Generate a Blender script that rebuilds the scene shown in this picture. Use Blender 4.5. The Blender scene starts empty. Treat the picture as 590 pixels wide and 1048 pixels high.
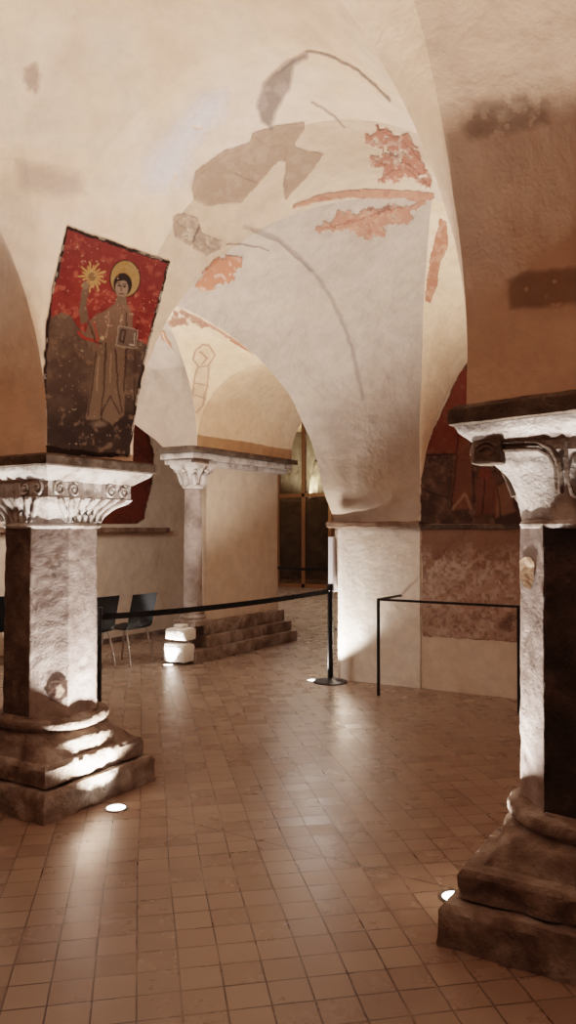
import bpy, bmesh, math, random
import numpy as np
from mathutils import Vector, Matrix, noise
from mathutils.bvhtree import BVHTree
random.seed(7); np.random.seed(7)
sc = bpy.context.scene
COL = sc.collection
PI = math.pi

# ------------------------------------------------------------------ camera
F = 800.0
CAM = Vector((3.796, -3.387, 1.6))
HEAD = math.radians(31.5); PITCH = math.atan(18/800)
cd = bpy.data.cameras.new('camera'); cam = bpy.data.objects.new('camera', cd); COL.objects.link(cam)
cd.sensor_fit = 'VERTICAL'; cd.sensor_height = 36; cd.lens = F/1048*36; cd.clip_start = .05
cam.location = CAM; cam.rotation_euler = (PI/2+PITCH, 0, HEAD)
sc.camera = cam
RM = cam.rotation_euler.to_matrix()
def ray(px, py):
    return (RM @ Vector(((px-295)/F, (524-py)/F, -1))).normalized()

# ------------------------------------------------------------------ colour and materials
def lin(c):
    return tuple(((v/255)/12.92 if v/255 <= .04045 else ((v/255+.055)/1.055)**2.4) for v in c)
def nmat(name):
    m = bpy.data.materials.new(name); m.use_nodes = True
    nt = m.node_tree; nt.nodes.clear()
    out = nt.nodes.new('ShaderNodeOutputMaterial'); b = nt.nodes.new('ShaderNodeBsdfPrincipled')
    nt.links.new(b.outputs[0], out.inputs[0])
    return m, nt, b, out
def tex_noise(nt, vec, scale, detail=4, rough=.55, dist=0):
    n = nt.nodes.new('ShaderNodeTexNoise'); n.inputs['Scale'].default_value = scale
    n.inputs['Detail'].default_value = detail; n.inputs['Roughness'].default_value = rough
    n.inputs['Distortion'].default_value = dist
    nt.links.new(vec, n.inputs['Vector']); return n.outputs['Fac']
def ramp(nt, fac, stops):
    r = nt.nodes.new('ShaderNodeValToRGB'); cr = r.color_ramp
    while len(cr.elements) < len(stops): cr.elements.new(.5)
    for e, (p, c) in zip(cr.elements, stops):
        e.position = p; e.color = (*c, 1) if len(c) == 3 else c
    nt.links.new(fac, r.inputs[0]); return r.outputs[0]
def mix(nt, fac, a, b, mode='MIX'):
    m = nt.nodes.new('ShaderNodeMix'); m.data_type = 'RGBA'; m.blend_type = mode
    for s, v in ((0, fac), (6, a), (7, b)):
        if isinstance(v, (int, float)): m.inputs[s].default_value = v
        elif isinstance(v, tuple): m.inputs[s].default_value = (*v, 1)
        else: nt.links.new(v, m.inputs[s])
    return m.outputs[2]
def math_n(nt, op, a, b=None):
    m = nt.nodes.new('ShaderNodeMath'); m.operation = op
    for i, v in enumerate((a, b)):
        if v is None: continue
        if isinstance(v, (int, float)): m.inputs[i].default_value = v
        else: nt.links.new(v, m.inputs[i])
    return m.outputs[0]
def bump(nt, b, hts, dist=.01, strength=1.0):
    prev = None
    for h, d in hts:
        bn = nt.nodes.new('ShaderNodeBump'); bn.inputs['Strength'].default_value = strength
        bn.inputs['Distance'].default_value = d
        nt.links.new(h, bn.inputs['Height'])
        if prev: nt.links.new(prev, bn.inputs['Normal'])
        prev = bn.outputs[0]
    nt.links.new(prev, b.inputs['Normal'])
def pos(nt):
    g = nt.nodes.new('ShaderNodeNewGeometry'); return g.outputs['Position']
def surface(name, cols, scale=2.0, rough=.85, bumps=((6, .02), (40, .004)), spot=None, dist=.4):
    """mottled plaster / stone: cols = 3 albedo stops"""
    m, nt, b, out = nmat(name); P = pos(nt)
    n1 = tex_noise(nt, P, scale, 6, .6, dist)
    c = ramp(nt, n1, [(.3, lin(cols[0])), (.5, lin(cols[1])), (.72, lin(cols[2]))])
    n2 = tex_noise(nt, P, scale*9, 5, .65)
    c = mix(nt, .35, c, ramp(nt, n2, [(.3, (.55,)*3), (.6, (1,)*3)]), 'MULTIPLY')
    if spot:
        n3 = tex_noise(nt, P, spot[1], 6, .7, 1.0)
        f = ramp(nt, n3, [(spot[2], (0,)*3), (spot[2]+.05, (1,)*3)])
        c = mix(nt, f, c, lin(spot[0]))
    nt.links.new(c, b.inputs['Base Color']); b.inputs['Roughness'].default_value = rough
    b.inputs['Specular IOR Level'].default_value = .25
    bump(nt, b, [(tex_noise(nt, P, s, 6, .6, .3), d) for s, d in bumps])
    return m
def plain(name, c, rough=.5, metal=0, spec=.5):
    m, nt, b, out = nmat(name); P = pos(nt)
    n = tex_noise(nt, P, 60, 3)
    nt.links.new(mix(nt, .12, lin(c), n, 'MULTIPLY'), b.inputs['Base Color'])
    b.inputs['Roughness'].default_value = rough; b.inputs['Metallic'].default_value = metal
    b.inputs['Specular IOR Level'].default_value = spec
    return m
M = {}
M['vault_warm'] = surface('cream_limewash', ((214,178,152), (228,198,174), (228,210,198)), .75, bumps=((1.5, .02), (8, .006), (60, .001)))
M['vault_right'] = surface('shaded_cream_limewash', ((198,164,142), (206,176,154), (202,180,166)), .75, bumps=((1.5, .02), (8, .006), (60, .001)))  # darker copy of the cream limewash, shade put into the colour
M['vault_crown'] = surface('aged_cream_limewash', ((196,168,146), (208,182,160), (210,190,174)), 1.1, bumps=((1.5, .02), (8, .008), (60, .001)))
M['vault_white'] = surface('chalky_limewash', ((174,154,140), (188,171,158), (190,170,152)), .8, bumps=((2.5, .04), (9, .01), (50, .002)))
M['vault_tan'] = surface('tan_limewash', ((216,182,152), (224,194,166), (226,204,182)), 1.0, bumps=((2.5, .04), (12, .01)))
M['wall'] = surface('wall_limewash', ((204,184,164), (212,194,176), (218,202,188)), .8, bumps=((2, .03), (10, .007), (50, .0015)))
M['lit_wall'] = surface('lit_rough_plaster', ((226,214,202), (232,222,212), (218,204,188)), 1.2, bumps=((3, .02), (10, .005), (60, .001)))  # wall plaster made lighter to carry the uplight on the respond
M['stone'] = surface('flaking_painted_stone', ((92,78,68), (168,154,146), (204,194,188)), 5, .8, bumps=((14, .02), (48, .014), (120, .004)), spot=((96,76,62), 9, .60))
M['paint'] = surface('flaking_grey_paint', ((116,102,94), (156,142,136), (182,170,164)), 4, .65, bumps=((5, .008), (20, .004), (70, .003)), spot=((112,92,80), 12, .62))
M['base_stone'] = surface('worn_base_stone', ((92,76,66), (132,116,104), (176,166,158)), 5, .85, bumps=((9, .02), (34, .009), (100, .003)), spot=((66,52,44), 7, .64))
M['abacus_top'] = surface('dark_brown_stone', ((70,58,49), (92,78,67), (120,106,95)), 8, .85, bumps=((16, .02), (60, .008)))  # dark brown stone for slabs and mouldings
M['capital'] = surface('whitewashed_carved_stone', ((120,104,92), (196,186,180), (214,208,204)), 6, .75, bumps=((20, .014), (70, .006)), spot=((80,64,54), 12, .64))
M['dark_face'] = surface('brown_shaded_stone', ((78,63,54), (108,92,80), (140,122,110)), 7, .85, bumps=((14, .02), (60, .008)))  # brown stone, also painted on as the left shaft's shaded side
M['shaft_shaded'] = surface('shaded_flaking_stone', ((44,34,28), (66,52,43), (92,76,66)), 7, .8, bumps=((14, .015), (60, .008)), spot=((108,92,82), 16, .66))  # right shaft's flaking stone, darkened to paint in its shaded side
M['ledge'] = surface('ledge_stone', ((96,76,62), (126,102,86), (160,140,124)), 6, .85, bumps=((14, .02), (60, .006)))
M['block'] = surface('pale_block_stone', ((214,206,198), (230,224,216), (236,232,226)), 6, .85, bumps=((20, .015), (60, .006)))
M['far_stone'] = surface('grey_rubble_stone', ((120,108,94), (150,140,126), (176,166,152)), 3, .85, bumps=((5, .08), (20, .02)))
M['black'] = plain('satin_black_metal', (14,13,13), .45)
M['belt'] = plain('black_webbing', (16,15,15), .8)
M['chair'] = plain('charcoal_plastic', (26,27,29), .6, 0, .2)
M['chrome'] = plain('brushed_steel', (205,200,195), .28, 1)
M['bronze'] = plain('bronze_frame', (146,106,72), .45, .3)
M['panel'] = plain('pale_grey_board', (225,225,232), .5)
M['steel_ring'] = plain('dull_steel_ring', (150,145,140), .35, 1)
def glass_mat():
    m, nt, b, out = nmat('dark_tinted_glass')
    tr = nt.nodes.new('ShaderNodeBsdfTransparent'); tr.inputs[0].default_value = (.55, .53, .48, 1)
    gl = nt.nodes.new('ShaderNodeBsdfGlossy'); gl.inputs['Roughness'].default_value = .03
    fr = nt.nodes.new('ShaderNodeFresnel'); fr.inputs[0].default_value = 1.5
    ms = nt.nodes.new('ShaderNodeMixShader'); nt.links.new(fr.outputs[0], ms.inputs[0])
    nt.links.new(tr.outputs[0], ms.inputs[1]); nt.links.new(gl.outputs[0], ms.inputs[2])
    nt.links.new(ms.outputs[0], out.inputs[0]); return m
M['glass'] = glass_mat()
def lens_mat():
    m, nt, b, out = nmat('lit_lens'); P = pos(nt)
    e = nt.nodes.new('ShaderNodeEmission'); e.inputs[0].default_value = (1, .93, .84, 1)
    s = math_n(nt, 'ADD', math_n(nt, 'MULTIPLY', tex_noise(nt, P, 90, 2), 4), 10)
    nt.links.new(s, e.inputs[1]); nt.links.new(e.outputs[0], out.inputs[0]); return m
M['lens'] = lens_mat()
def floor_mat():
    m, nt, b, out = nmat('terracotta_tiles'); P = pos(nt)
    mp = nt.nodes.new('ShaderNodeMapping'); mp.inputs['Rotation'].default_value = (0, 0, -math.radians(42))
    mp.inputs['Location'].default_value = (.03, .05, 0)
    wob = nt.nodes.new('ShaderNodeTexNoise'); wob.inputs['Scale'].default_value = .9; wob.inputs['Detail'].default_value = 0; nt.links.new(P, wob.inputs['Vector'])
    wv = nt.nodes.new('ShaderNodeVectorMath'); wv.operation = 'MULTIPLY_ADD'
    nt.links.new(wob.outputs['Color'], wv.inputs[0]); wv.inputs[1].default_value = (.03, .03, 0); nt.links.new(P, wv.inputs[2])
    nt.links.new(wv.outputs[0], mp.inputs['Vector'])
    br = nt.nodes.new('ShaderNodeTexBrick'); br.offset = 0.0; br.squash = 1
    nt.links.new(mp.outputs[0], br.inputs['Vector'])
    br.inputs['Color1'].default_value = (0, 0, 0, 1); br.inputs['Color2'].default_value = (1, 1, 1, 1)
    br.inputs['Mortar'].default_value = (.5, .5, .5, 1)
    br.inputs['Scale'].default_value = 1; br.inputs['Mortar Size'].default_value = .0036
    br.inputs['Mortar Smooth'].default_value = .25; br.inputs['Brick Width'].default_value = .148; br.inputs['Row Height'].default_value = .14
    tile = ramp(nt, br.outputs['Color'], [(0, lin((132,112,97))), (.5, lin((138,117,102))), (1, lin((146,126,110)))])
    blot = tex_noise(nt, P, 1.4, 5, .6, .6)
    tile = mix(nt, .5, tile, ramp(nt, blot, [(.3, (.78, .75, .73)), (.65, (1.0, 1.0, 1.0))]), 'MULTIPLY')
    # the long joint that runs along the arcade
    sp = nt.nodes.new('ShaderNodeSeparateXYZ'); nt.links.new(P, sp.inputs[0])
    ab = math_n(nt, 'ABSOLUTE', sp.outputs['Y'])
    j = math_n(nt, 'LESS_THAN', ab, .0035)
    mortvar = tex_noise(nt, P, 2.2, 3, .6)
    mortf = math_n(nt, 'MULTIPLY', br.outputs['Fac'], ramp(nt, mortvar, [(.35, (.3,)*3), (.6, (1,)*3)]))
    allj = math_n(nt, 'MAXIMUM', mortf, math_n(nt, 'MULTIPLY', j, .9))
    c = mix(nt, allj, tile, lin((66,50,40)))
    nt.links.new(c, b.inputs['Base Color'])
    rg = math_n(nt, 'ADD', math_n(nt, 'MULTIPLY', tex_noise(nt, P, 5, 4, .6), .12), .19)
    rg = math_n(nt, 'ADD', rg, math_n(nt, 'MULTIPLY', br.outputs['Color'], .07))
    nt.links.new(rg, b.inputs['Roughness']); b.inputs['Specular IOR Level'].default_value = .5
    inv = math_n(nt, 'SUBTRACT', 1, br.outputs['Fac'])
    tilt = math_n(nt, 'MULTIPLY', br.outputs['Color'], .25)
    bump(nt, b, [(inv, .0015), (tex_noise(nt, P, 5, 1), .0012), (tex_noise(nt, P, 70, 3), .0004)])
    return m
M['floor'] = floor_mat()
def pigment_mat():
    m, nt, b, out = nmat('fresco_pigment'); P = pos(nt)
    at = nt.nodes.new('ShaderNodeAttribute'); at.attribute_name = 'Pigment'
    n = tex_noise(nt, P, 34, 6, .7, .5)
    c = mix(nt, .5, at.outputs['Color'], ramp(nt, n, [(.3, (.8,)*3), (.62, (1.1,)*3)]), 'MULTIPLY')
    nt.links.new(c, b.inputs['Base Color']); b.inputs['Roughness'].default_value = .8
    b.inputs['Specular IOR Level'].default_value = .2
    bump(nt, b, [(tex_noise(nt, P, 9, 4), .012), (tex_noise(nt, P, 60, 5), .003)])
    tr = nt.nodes.new('ShaderNodeBsdfTransparent'); ms = nt.nodes.new('ShaderNodeMixShader')
    nt.links.new(at.outputs['Alpha'], ms.inputs[0]); nt.links.new(tr.outputs[0], ms.inputs[1]); nt.links.new(b.outputs[0], ms.inputs[2])
    nt.links.new(ms.outputs[0], out.inputs[0]); return m
M['pigment'] = pigment_mat()

# ------------------------------------------------------------------ object helpers
def tag(o, label=None, cat=None, group=None, kind=None):
    if label: o['label'] = label
    if cat: o['category'] = cat
    if group: o['group'] = group
    if kind: o['kind'] = kind
    return o
def empty(name, loc, rz=0):
    o = bpy.data.objects.new(name, None); COL.objects.link(o); o.location = loc; o.rotation_euler = (0, 0, rz)
    o.empty_display_size = .1; return o
def mesh_obj(name, verts, faces, mat, parent=None, smooth=True):
    me = bpy.data.meshes.new(name); me.from_pydata([tuple(v) for v in verts], [], faces); me.materials.append(M[mat])
    if smooth:
        me.polygons.foreach_set('use_smooth', [True]*len(me.polygons))
    me.update()
    o = bpy.data.objects.new(name, me); COL.objects.link(o)
    if parent: o.parent = parent
    return o
def bm_obj(name, bm, mat, parent=None, smooth=False, sharp=None):
    bmesh.ops.recalc_face_normals(bm, faces=bm.faces)
    me = bpy.data.meshes.new(name); bm.to_mesh(me); bm.free(); me.materials.append(M[mat])
    if smooth:
        me.polygons.foreach_set('use_smooth', [True]*len(me.polygons))
        me.set_sharp_from_angle(angle=math.radians(sharp or 35))
    o = bpy.data.objects.new(name, me); COL.objects.link(o)
    if parent: o.parent = parent
    return o
def box(bm, x0, x1, y0, y1, z0, z1, bev=0):
    r = bmesh.ops.create_cube(bm, size=1)
    vs = r['verts']
    for v in vs:
        v.co = Vector(((x0+x1)/2+v.co.x*(x1-x0), (y0+y1)/2+v.co.y*(y1-y0), (z0+z1)/2+v.co.z*(z1-z0)))
    if bev:
        es = {e for v in vs for e in v.link_edges}
        bmesh.ops.bevel(bm, geom=list(es), offset=bev, segments=2, profile=.6, affect='EDGES')
def tube(bm, pts, r, n=8, flat=1.0):
    pts = [Vector(p) for p in pts]; rings = []
    for i, p in enumerate(pts):
        t = (pts[min(i+1, len(pts)-1)]-pts[max(i-1, 0)]).normalized()
        up = Vector((0, 0, 1)) if abs(t.z) < .9 else Vector((1, 0, 0))
        a = t.cross(up).normalized(); b = a.cross(t).normalized()
        rr = r[i] if isinstance(r, (list, tuple)) else r
        rings.append([bm.verts.new(p+(a*math.cos(2*PI*k/n)*flat+b*math.sin(2*PI*k/n))*rr) for k in range(n)])
    for i in range(len(rings)-1):
        for k in range(n):
            bm.faces.new((rings[i][k], rings[i][(k+1) % n], rings[i+1][(k+1) % n], rings[i+1][k]))
    bm.faces.new(rings[0][::-1]); bm.faces.new(rings[-1])
def disp(p, amp=.012, s=1.7):
    return noise.noise_vector(Vector(p)*s)*amp + noise.noise_vector(Vector(p)*s*4.1)*amp*.3
# cross-section shapes, phi in radians
def SQ(phi): return 1/max(abs(math.cos(phi)), abs(math.sin(phi)))
def OC(phi):
    d = (math.degrees(phi)+22.5) % 45-22.5
    return 1/math.cos(math.radians(d))
def CI(phi): return 1.0
def loft(name, rings, mat, parent, loc=(0, 0, 0), N=96, amp=.004, s=14, chips=0, sub=.02, smooth=True, seed=0, sharp=None, half=None):
    """rings: (z, size, shape_a, shape_b, t) ; rows are added so that no step is longer than sub"""
    rows = []
    for a, b in zip(rings[:-1], rings[1:]):
        L = math.hypot(b[0]-a[0], b[1]-a[1]); n = max(1, int(L/sub))
        for i in range(n):
            t = i/n
            rows.append((a, b, t))
    rows.append((rings[-1], rings[-1], 0))
    verts = []; faces = []
    for a, b, t in rows:
        z = a[0]+(b[0]-a[0])*t; sz = a[1]+(b[1]-a[1])*t
        for k in range(N):
            ph = 2*PI*k/N
            ra = a[2](ph)*(1-a[4])+a[3](ph)*a[4]; rb = b[2](ph)*(1-b[4])+b[3](ph)*b[4]
            r = sz*(ra+(rb-ra)*t)
            p = Vector((r*math.cos(ph), r*math.sin(ph), z))
            q = (p+Vector(loc)+Vector((seed*3.1, 0, 0)))
            d = noise.fractal(q*s, 1, 2.1, 4)*amp
            if chips:
                c = noise.noise(q*5.5)+.5*noise.noise(q*13)
                if c > .45:
                    d -= min((c-.45)*chips*2.2, chips)
            p = p*(1+0)+Vector((math.cos(ph), math.sin(ph), .25))*d
            verts.append(p)
    nr = len(rows)
    for i in range(nr-1):
        for k in range(N):
            faces.append((i*N+k, i*N+(k+1) % N, (i+1)*N+(k+1) % N, (i+1)*N+k))
    faces.append(tuple(range(N))[::-1]); faces.append(tuple((nr-1)*N+k for k in range(N)))
    o = mesh_obj(name, verts, faces, mat, parent, smooth)
    if smooth: o.data.set_sharp_from_angle(angle=math.radians(sharp or 38))
    return o

# ------------------------------------------------------------------ vaults
NV, NA = 5, 26
def half_curve(c, m, zs, h0, H):
    pts = []
    for i in range(NV): pts.append(Vector((c[0], c[1], zs+(h0-zs)*i/NV)))
    for i in range(NA+1):
        th = PI/2*i/NA; t = 1-math.cos(th)
        pts.append(Vector((c[0]+(m[0]-c[0])*t, c[1]+(m[1]-c[1])*t, h0+H*math.sin(th))))
    return pts
def resample(poly, n):
    d = [0]
    for a, b in zip(poly[:-1], poly[1:]): d.append(d[-1]+(b-a).length)
    out = []
    for i in range(n):
        s = d[-1]*i/(n-1); k = 0
        while k < len(d)-2 and d[k+1] < s: k += 1
        t = (s-d[k])/max(d[k+1]-d[k], 1e-9); out.append(poly[k].lerp(poly[k+1], t))
    return out
class Surf:
    def __init__(s): s.v = []; s.f = []; s.mi = []; s.cur = 0
    def grid(s, rows):
        base = len(s.v); n = len(rows[0])
        for r in rows:
            for p in r: s.v.append(p+disp(p))
        for i in range(len(rows)-1):
            for k in range(n-1):
                a = base+i*n+k; s.f.append((a, a+1, a+n+1, a+n)); s.mi.append(s.cur)
    def web(s, E, G, K=14, p=1.0):
        rows = []
        for e, g in zip(E, G):
            r = []
            for k in range(K+1):
                t = k/K; q = e.lerp(g, t); q.z = e.z+(g.z-e.z)*(t**p if g.z > e.z else t); r.append(q)
            rows.append(r)
        s.grid(rows)
    def build(s, name, mat):
        mats = mat if isinstance(mat, (list, tuple)) else [mat]
        o = mesh_obj(name, s.v, s.f, mats[0])
        for m_ in mats[1:]: o.data.materials.append(M[m_])
        if len(mats) > 1: o.data.polygons.foreach_set('material_index', s.mi)
        bm = bmesh.new(); bm.from_mesh(o.data)
        bmesh.ops.remove_doubles(bm, verts=bm.verts, dist=.0005)
        bm.to_mesh(o.data); bm.free()
        o.data.set_sharp_from_angle(angle=math.radians(30))
        tag(o, kind='structure'); return o
def bay(name, mat, corners, crown, gspec, espec, webp=(1, 1, 1, 1), E_over={}):
    """corners in order; gspec[i]=(zs,h0) ; espec[i] for side i->i+1 : (h0a, h0b, top)"""
    s = Surf(); cz = crown[2]; G = []; Es = []
    for i in range(4):
        zs, h0 = gspec[i]; G.append(half_curve(corners[i], crown, zs, h0, cz-h0))
    for i in range(4):
        j = (i+1) % 4
        if i in E_over: e0, e1 = E_over[i]
        else:
            h0a, h0b, top = espec[i]; m = ((corners[i][0]+corners[j][0])/2, (corners[i][1]+corners[j][1])/2)
            e0 = half_curve(corners[i], m, gspec[i][0], h0a, top-h0a); e1 = half_curve(corners[j], m, gspec[j][0], h0b, top-h0b)
        Es.append((e0, e1)); s.cur = i
        s.web(e0, G[i], p=webp[i]); s.web(e1, G[j], p=webp[i])
    return s.build(name, mat), Es
def soffit(name, mat, A, B, K=8):
    """ruled soffit between two edge arches, each (half0, half1)"""
    s = Surf()
    for a, b in zip(A, B): s.grid([[p.lerp(q, k/K) for k in range(K+1)] for p, q in zip(a, b)])
    return s.build(name, mat)
def shift(E, dx, dy): return tuple([p+Vector((dx, dy, 0)) for p in h] for h in E)

S = .40
BX = 3.19; BY = 4.07
# the arch edge that opens from the middle bay to the left
def on_plane(px, py, A, B):
    d = ray(px, py); n = Vector((B[1]-A[1], -(B[0]-A[0]), 0)); t = (Vector((A[0], A[1], 0))-CAM).dot(n)/d.dot(n); return CAM+d*t
LA, LB = (.22, .4), (-.17, 4.05)
edge_px = [(176,312), (190,316), (210,326), (225,336), (241,347), (265,366), (285,389), (298,407), (307,425), (318,448), (325,472), (330,500)]
ep = [on_plane(x, y, LA, LB) for x, y in edge_px]
low = [Vector((LA[0], LA[1], 2.02)), Vector((LA[0], LA[1], 2.45)), Vector((LA[0]-.005, LA[1]+.06, 2.72)), Vector((LA[0]-.02, LA[1]+.2, 2.98))]
low = [p for p in low if p.y < ep[0].y-.15]
full = low+[p for p in ep]+[Vector((LB[0], LB[1], 1.68))]
it = max(range(len(full)), key=lambda i: full[i].z)
N2 = (resample(full[:it+1], NV+NA+1), resample(full[it:][::-1], NV+NA+1))

# middle bay
crown1 = (1.72, 2.03, 4.02)
c1 = [(.38, .31), (2.79, S), (3.2, BY), (.8, BY)]
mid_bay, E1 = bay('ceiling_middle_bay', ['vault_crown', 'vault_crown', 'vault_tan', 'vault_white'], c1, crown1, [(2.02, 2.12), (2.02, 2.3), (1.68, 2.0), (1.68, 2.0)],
    [(2.65, 2.65, 3.87), (2.4, 2.2, 3.8), (1.7, 1.7, 3.6), None], webp=(1, 1, 1, .75), E_over={3: (N2[1], N2[0])})
# near bay
c0 = [(S, -3.67), (2.79, -3.67), (2.79, -S), (.38, -S)]
near_bay, E0 = bay('ceiling_near_bay', 'vault_warm', c0, (1.6, -2.03, 4.15), [(2.02, 2.3)]*4,
    [(2.65, 2.65, 3.87), (2.2, 2.2, 3.85), (2.65, 2.65, 3.87), (2.2, 2.2, 3.85)])
E0R = (E0[2][1], E0[2][0])
arch_lr = soffit('ceiling_arcade_arch', 'vault_warm', E0R, E1[0])
# arches springing towards the viewer from the two near columns
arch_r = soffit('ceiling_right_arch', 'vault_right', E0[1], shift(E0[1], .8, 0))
arch_l = soffit('ceiling_left_arch', 'vault_warm', E0[3], shift(E0[3], -.78, 0))
# right hand bays
c0e = [(3.59, -3.67), (5.98, -3.67), (5.98, -S), (3.59, -S)]
east_bay, E0e = bay('ceiling_right_bay', 'vault_warm', c0e, (4.8, -2.03, 4.15), [(2.02, 2.3)]*4, [(2.65, 2.65, 3.87), (2.2, 2.2, 3.85)]*2)
soffit('ceiling_right_arcade_arch', 'vault_warm', E0e[2], shift(E0e[2], 0, .8))
soffit('ceiling_near_arcade_arch', 'vault_warm', E0[0], shift(E0[0], 0, -.8))
# left bay with the pier
crown2 = (-1.5, 2.15, 4.15)
c2 = [(-.3, S), (-.17, 4.05), (-2.08, 4.08), (-2.9, S)]
N2b = N2
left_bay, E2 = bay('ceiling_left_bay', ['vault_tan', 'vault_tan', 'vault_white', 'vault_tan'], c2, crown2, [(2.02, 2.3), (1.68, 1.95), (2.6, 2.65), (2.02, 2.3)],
    [None, (1.95, 2.65, 3.5), (3.2, 2.9, 4.1), (2.65, 2.65, 3.8)], E_over={0: N2b})
passage = soffit('ceiling_passage', 'vault_tan', E2[1], tuple([Vector((p.x, 6.3, p.z)) for p in h] for h in E2[1]))
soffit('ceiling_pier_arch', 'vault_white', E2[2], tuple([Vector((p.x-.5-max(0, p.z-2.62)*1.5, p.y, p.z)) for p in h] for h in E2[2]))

# ------------------------------------------------------------------ room shell
def slab(name, x0, x1, y0, y1, z0, z1, mat, cut=0):
    bm = bmesh.new(); box(bm, x0, x1, y0, y1, z0, z1)
    return tag(bm_obj(name, bm, mat), kind='structure')
def wall_grid(name, mat, P0, U, V, nu, nv, poly=None, amp=.01):
    vs = []; fs = []
    for j in range(nv+1):
        for i in range(nu+1):
            p = P0+U*(i/nu)+V*(j/nv); vs.append(p+disp(p, amp, 2.2))
    for j in range(nv):
        for i in range(nu):
            a = j*(nu+1)+i; fs.append((a, a+1, a+nu+2, a+nu+1))
    return tag(mesh_obj(name, vs, fs, mat), kind='structure')
bm = bmesh.new(); box(bm, -12, 8, -7, 22, -.1, 0); floor = tag(bm_obj('floor', bm, 'floor'), kind='structure')
wall_far = slab('wall_far', -.15, 8, 4.08, 6.4, 0, 5, 'wall')
wall_face = wall_grid('wall_far_plaster', 'wall', Vector((.78, 4.07, 0)), Vector((5, 0, 0)), Vector((0, 0, 3.9)), 70, 60)
# the respond at the passage corner, the uplight's brightness put into its plaster colour
vs = []; fs = []
prof = [(-.15, 6.4), (-.15, 4.9), (-.15, 4.3), (-.16, 4.12), (-.13, 4.07), (-.05, 4.062)]+[(-.05+.85*i/16, 4.06) for i in range(1, 17)]
NZ = 44
for j in range(NZ+1):
    z = 1.63*j/NZ
    for (x, y) in prof:
        fl = -.05*(z/1.63)**2*(1 if x < -.02 else max(0, 1-(x+.02)*3)) + .02*(1-z/1.63)*(x < 0)
        p = Vector((x+fl, y, z)); d = disp(p, .012, 2.2); vs.append(p+Vector((d.x*.6, -abs(d.y)*.6, 0)))
nP = len(prof)
for j in range(NZ):
    for i in range(nP-1):
        a = j*nP+i; fs.append((a, a+1, a+nP+1, a+nP))
respond = tag(mesh_obj('wall_respond', vs, fs, 'lit_wall'), kind='structure')
bm = bmesh.new(); n = 40
for i in range(n+1):
    x = -.24+1.06*i/n; w = noise.noise(Vector((x*7, 0, 0)))*.012; d = .10+noise.noise(Vector((x*9, 3, 0)))*.012
    for (y, z) in ((4.3, 1.685), (4.07-d*.75, 1.685+w*.5), (4.07-d, 1.67+w), (4.07-d*.9, 1.63+w), (4.05, 1.615)): bm.verts.new((x, y, z))
bm.verts.ensure_lookup_table()
for i in range(n):
    for k in range(4): bm.faces.new([bm.verts[i*5+k], bm.verts[i*5+k+1], bm.verts[i*5+k+6], bm.verts[i*5+k+5]])
bm.faces.new([bm.verts[k] for k in range(5)])
ledge_r = tag(bm_obj('trim_1', bm, 'ledge'), kind='structure')
bm = bmesh.new(); box(bm, .82, 5.6, 4.05, 4.08, 1.605, 1.65, .004); tag(bm_obj('trim_2', bm, 'abacus_top'), kind='structure')
# left side wall behind the chairs with its ledge
wall_left = wall_grid('wall_left', 'wall', Vector((-4.15, -6, 0)), Vector((0, 13.2, 0)), Vector((0, 0, 4.6)), 90, 46)
slab('wall_left_core', -4.6, -4.18, -6, 7.2, 0, 5, 'wall')
bm = bmesh.new(); box(bm, -4.2, -4.06, -6, 5.95, 1.56, 1.63, .012); tag(bm_obj('trim_3', bm, 'ledge'), kind='structure')
slab('baseboard_left', -4.2, -4.1, -6, 7.1, 0, .07, 'base_stone')
# enclosure
slab('ceiling', -12, 8, -7, 22, 5.0, 5.1, 'vault_tan')
slab('wall_back', -12, 8, -7.1, -6.2, 0, 5, 'wall')
slab('wall_right', 7.0, 7.2, -7, 4.1, 0, 5, 'wall')
slab('wall_outer', -12.1, -11.9, -7, 22, 0, 5, 'wall')
slab('wall_passage_end', -4.6, -3.7, 7.2, 7.6, 0, 5, 'wall')

# pier beside the passage ------------------------------------------------
pier = tag(empty('stone_pier', (-2.2, 4.9, 0)), 'pale plastered pier on stepped stone base with small attached column at its corner', 'pier')
def P_(x, y, z): return Vector((x, y, z))-Vector((-2.2, 4.9, 0))
def wavy_box(name, x0, x1, y0, y1, z0, z1, mat, amp=.008, step=.05, bev=.012, s=6, chips=0, parent=pier, off=(-2.2, 4.9, 0)):
    bm = bmesh.new(); box(bm, x0, x1, y0, y1, z0, z1, bev)
    for ax in range(3):
        lo, hi = ((x0, x1), (y0, y1), (z0, z1))[ax]
        k = int((hi-lo)/step)
        for i in range(1, k):
            nrm = [0, 0, 0]; nrm[ax] = 1; c = [0, 0, 0]; c[ax] = lo+(hi-lo)*i/k
            bmesh.ops.bisect_plane(bm, geom=bm.verts[:]+bm.edges[:]+bm.faces[:], plane_co=c, plane_no=nrm)
    cen = Vector(((x0+x1)/2, (y0+y1)/2, (z0+z1)/2))
    for v in bm.verts:
        d = disp(v.co, amp, s)
        if chips:
            c = noise.noise(v.co*5)+.5*noise.noise(v.co*12)
            if c > .35: d -= (v.co-cen).normalized()*min(chips, (c-.35)*chips*3)
        v.co += d; v.co -= Vector(off)
        if z0 <= 0 and v.co.z < 0: v.co.z = 0
    return bm_obj(name, bm, mat, parent, True, 40)
wavy_box('plastered_shaft', -2.5, -2.25, 4.5, 6.2, .42, 2.5, 'wall', .012, .08, s=2.5)
wavy_box('step', -2.56, -2.02, 4.0, 6.36, 0, .15, 'base_stone', .008, chips=.015)
wavy_box('step', -2.53, -2.08, 4.3, 6.30, .15, .29, 'base_stone', .008, chips=.015)
wavy_box('step', -2.52, -2.16, 4.34, 6.24, .29, .45, 'base_stone', .008, chips=.015)
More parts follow.
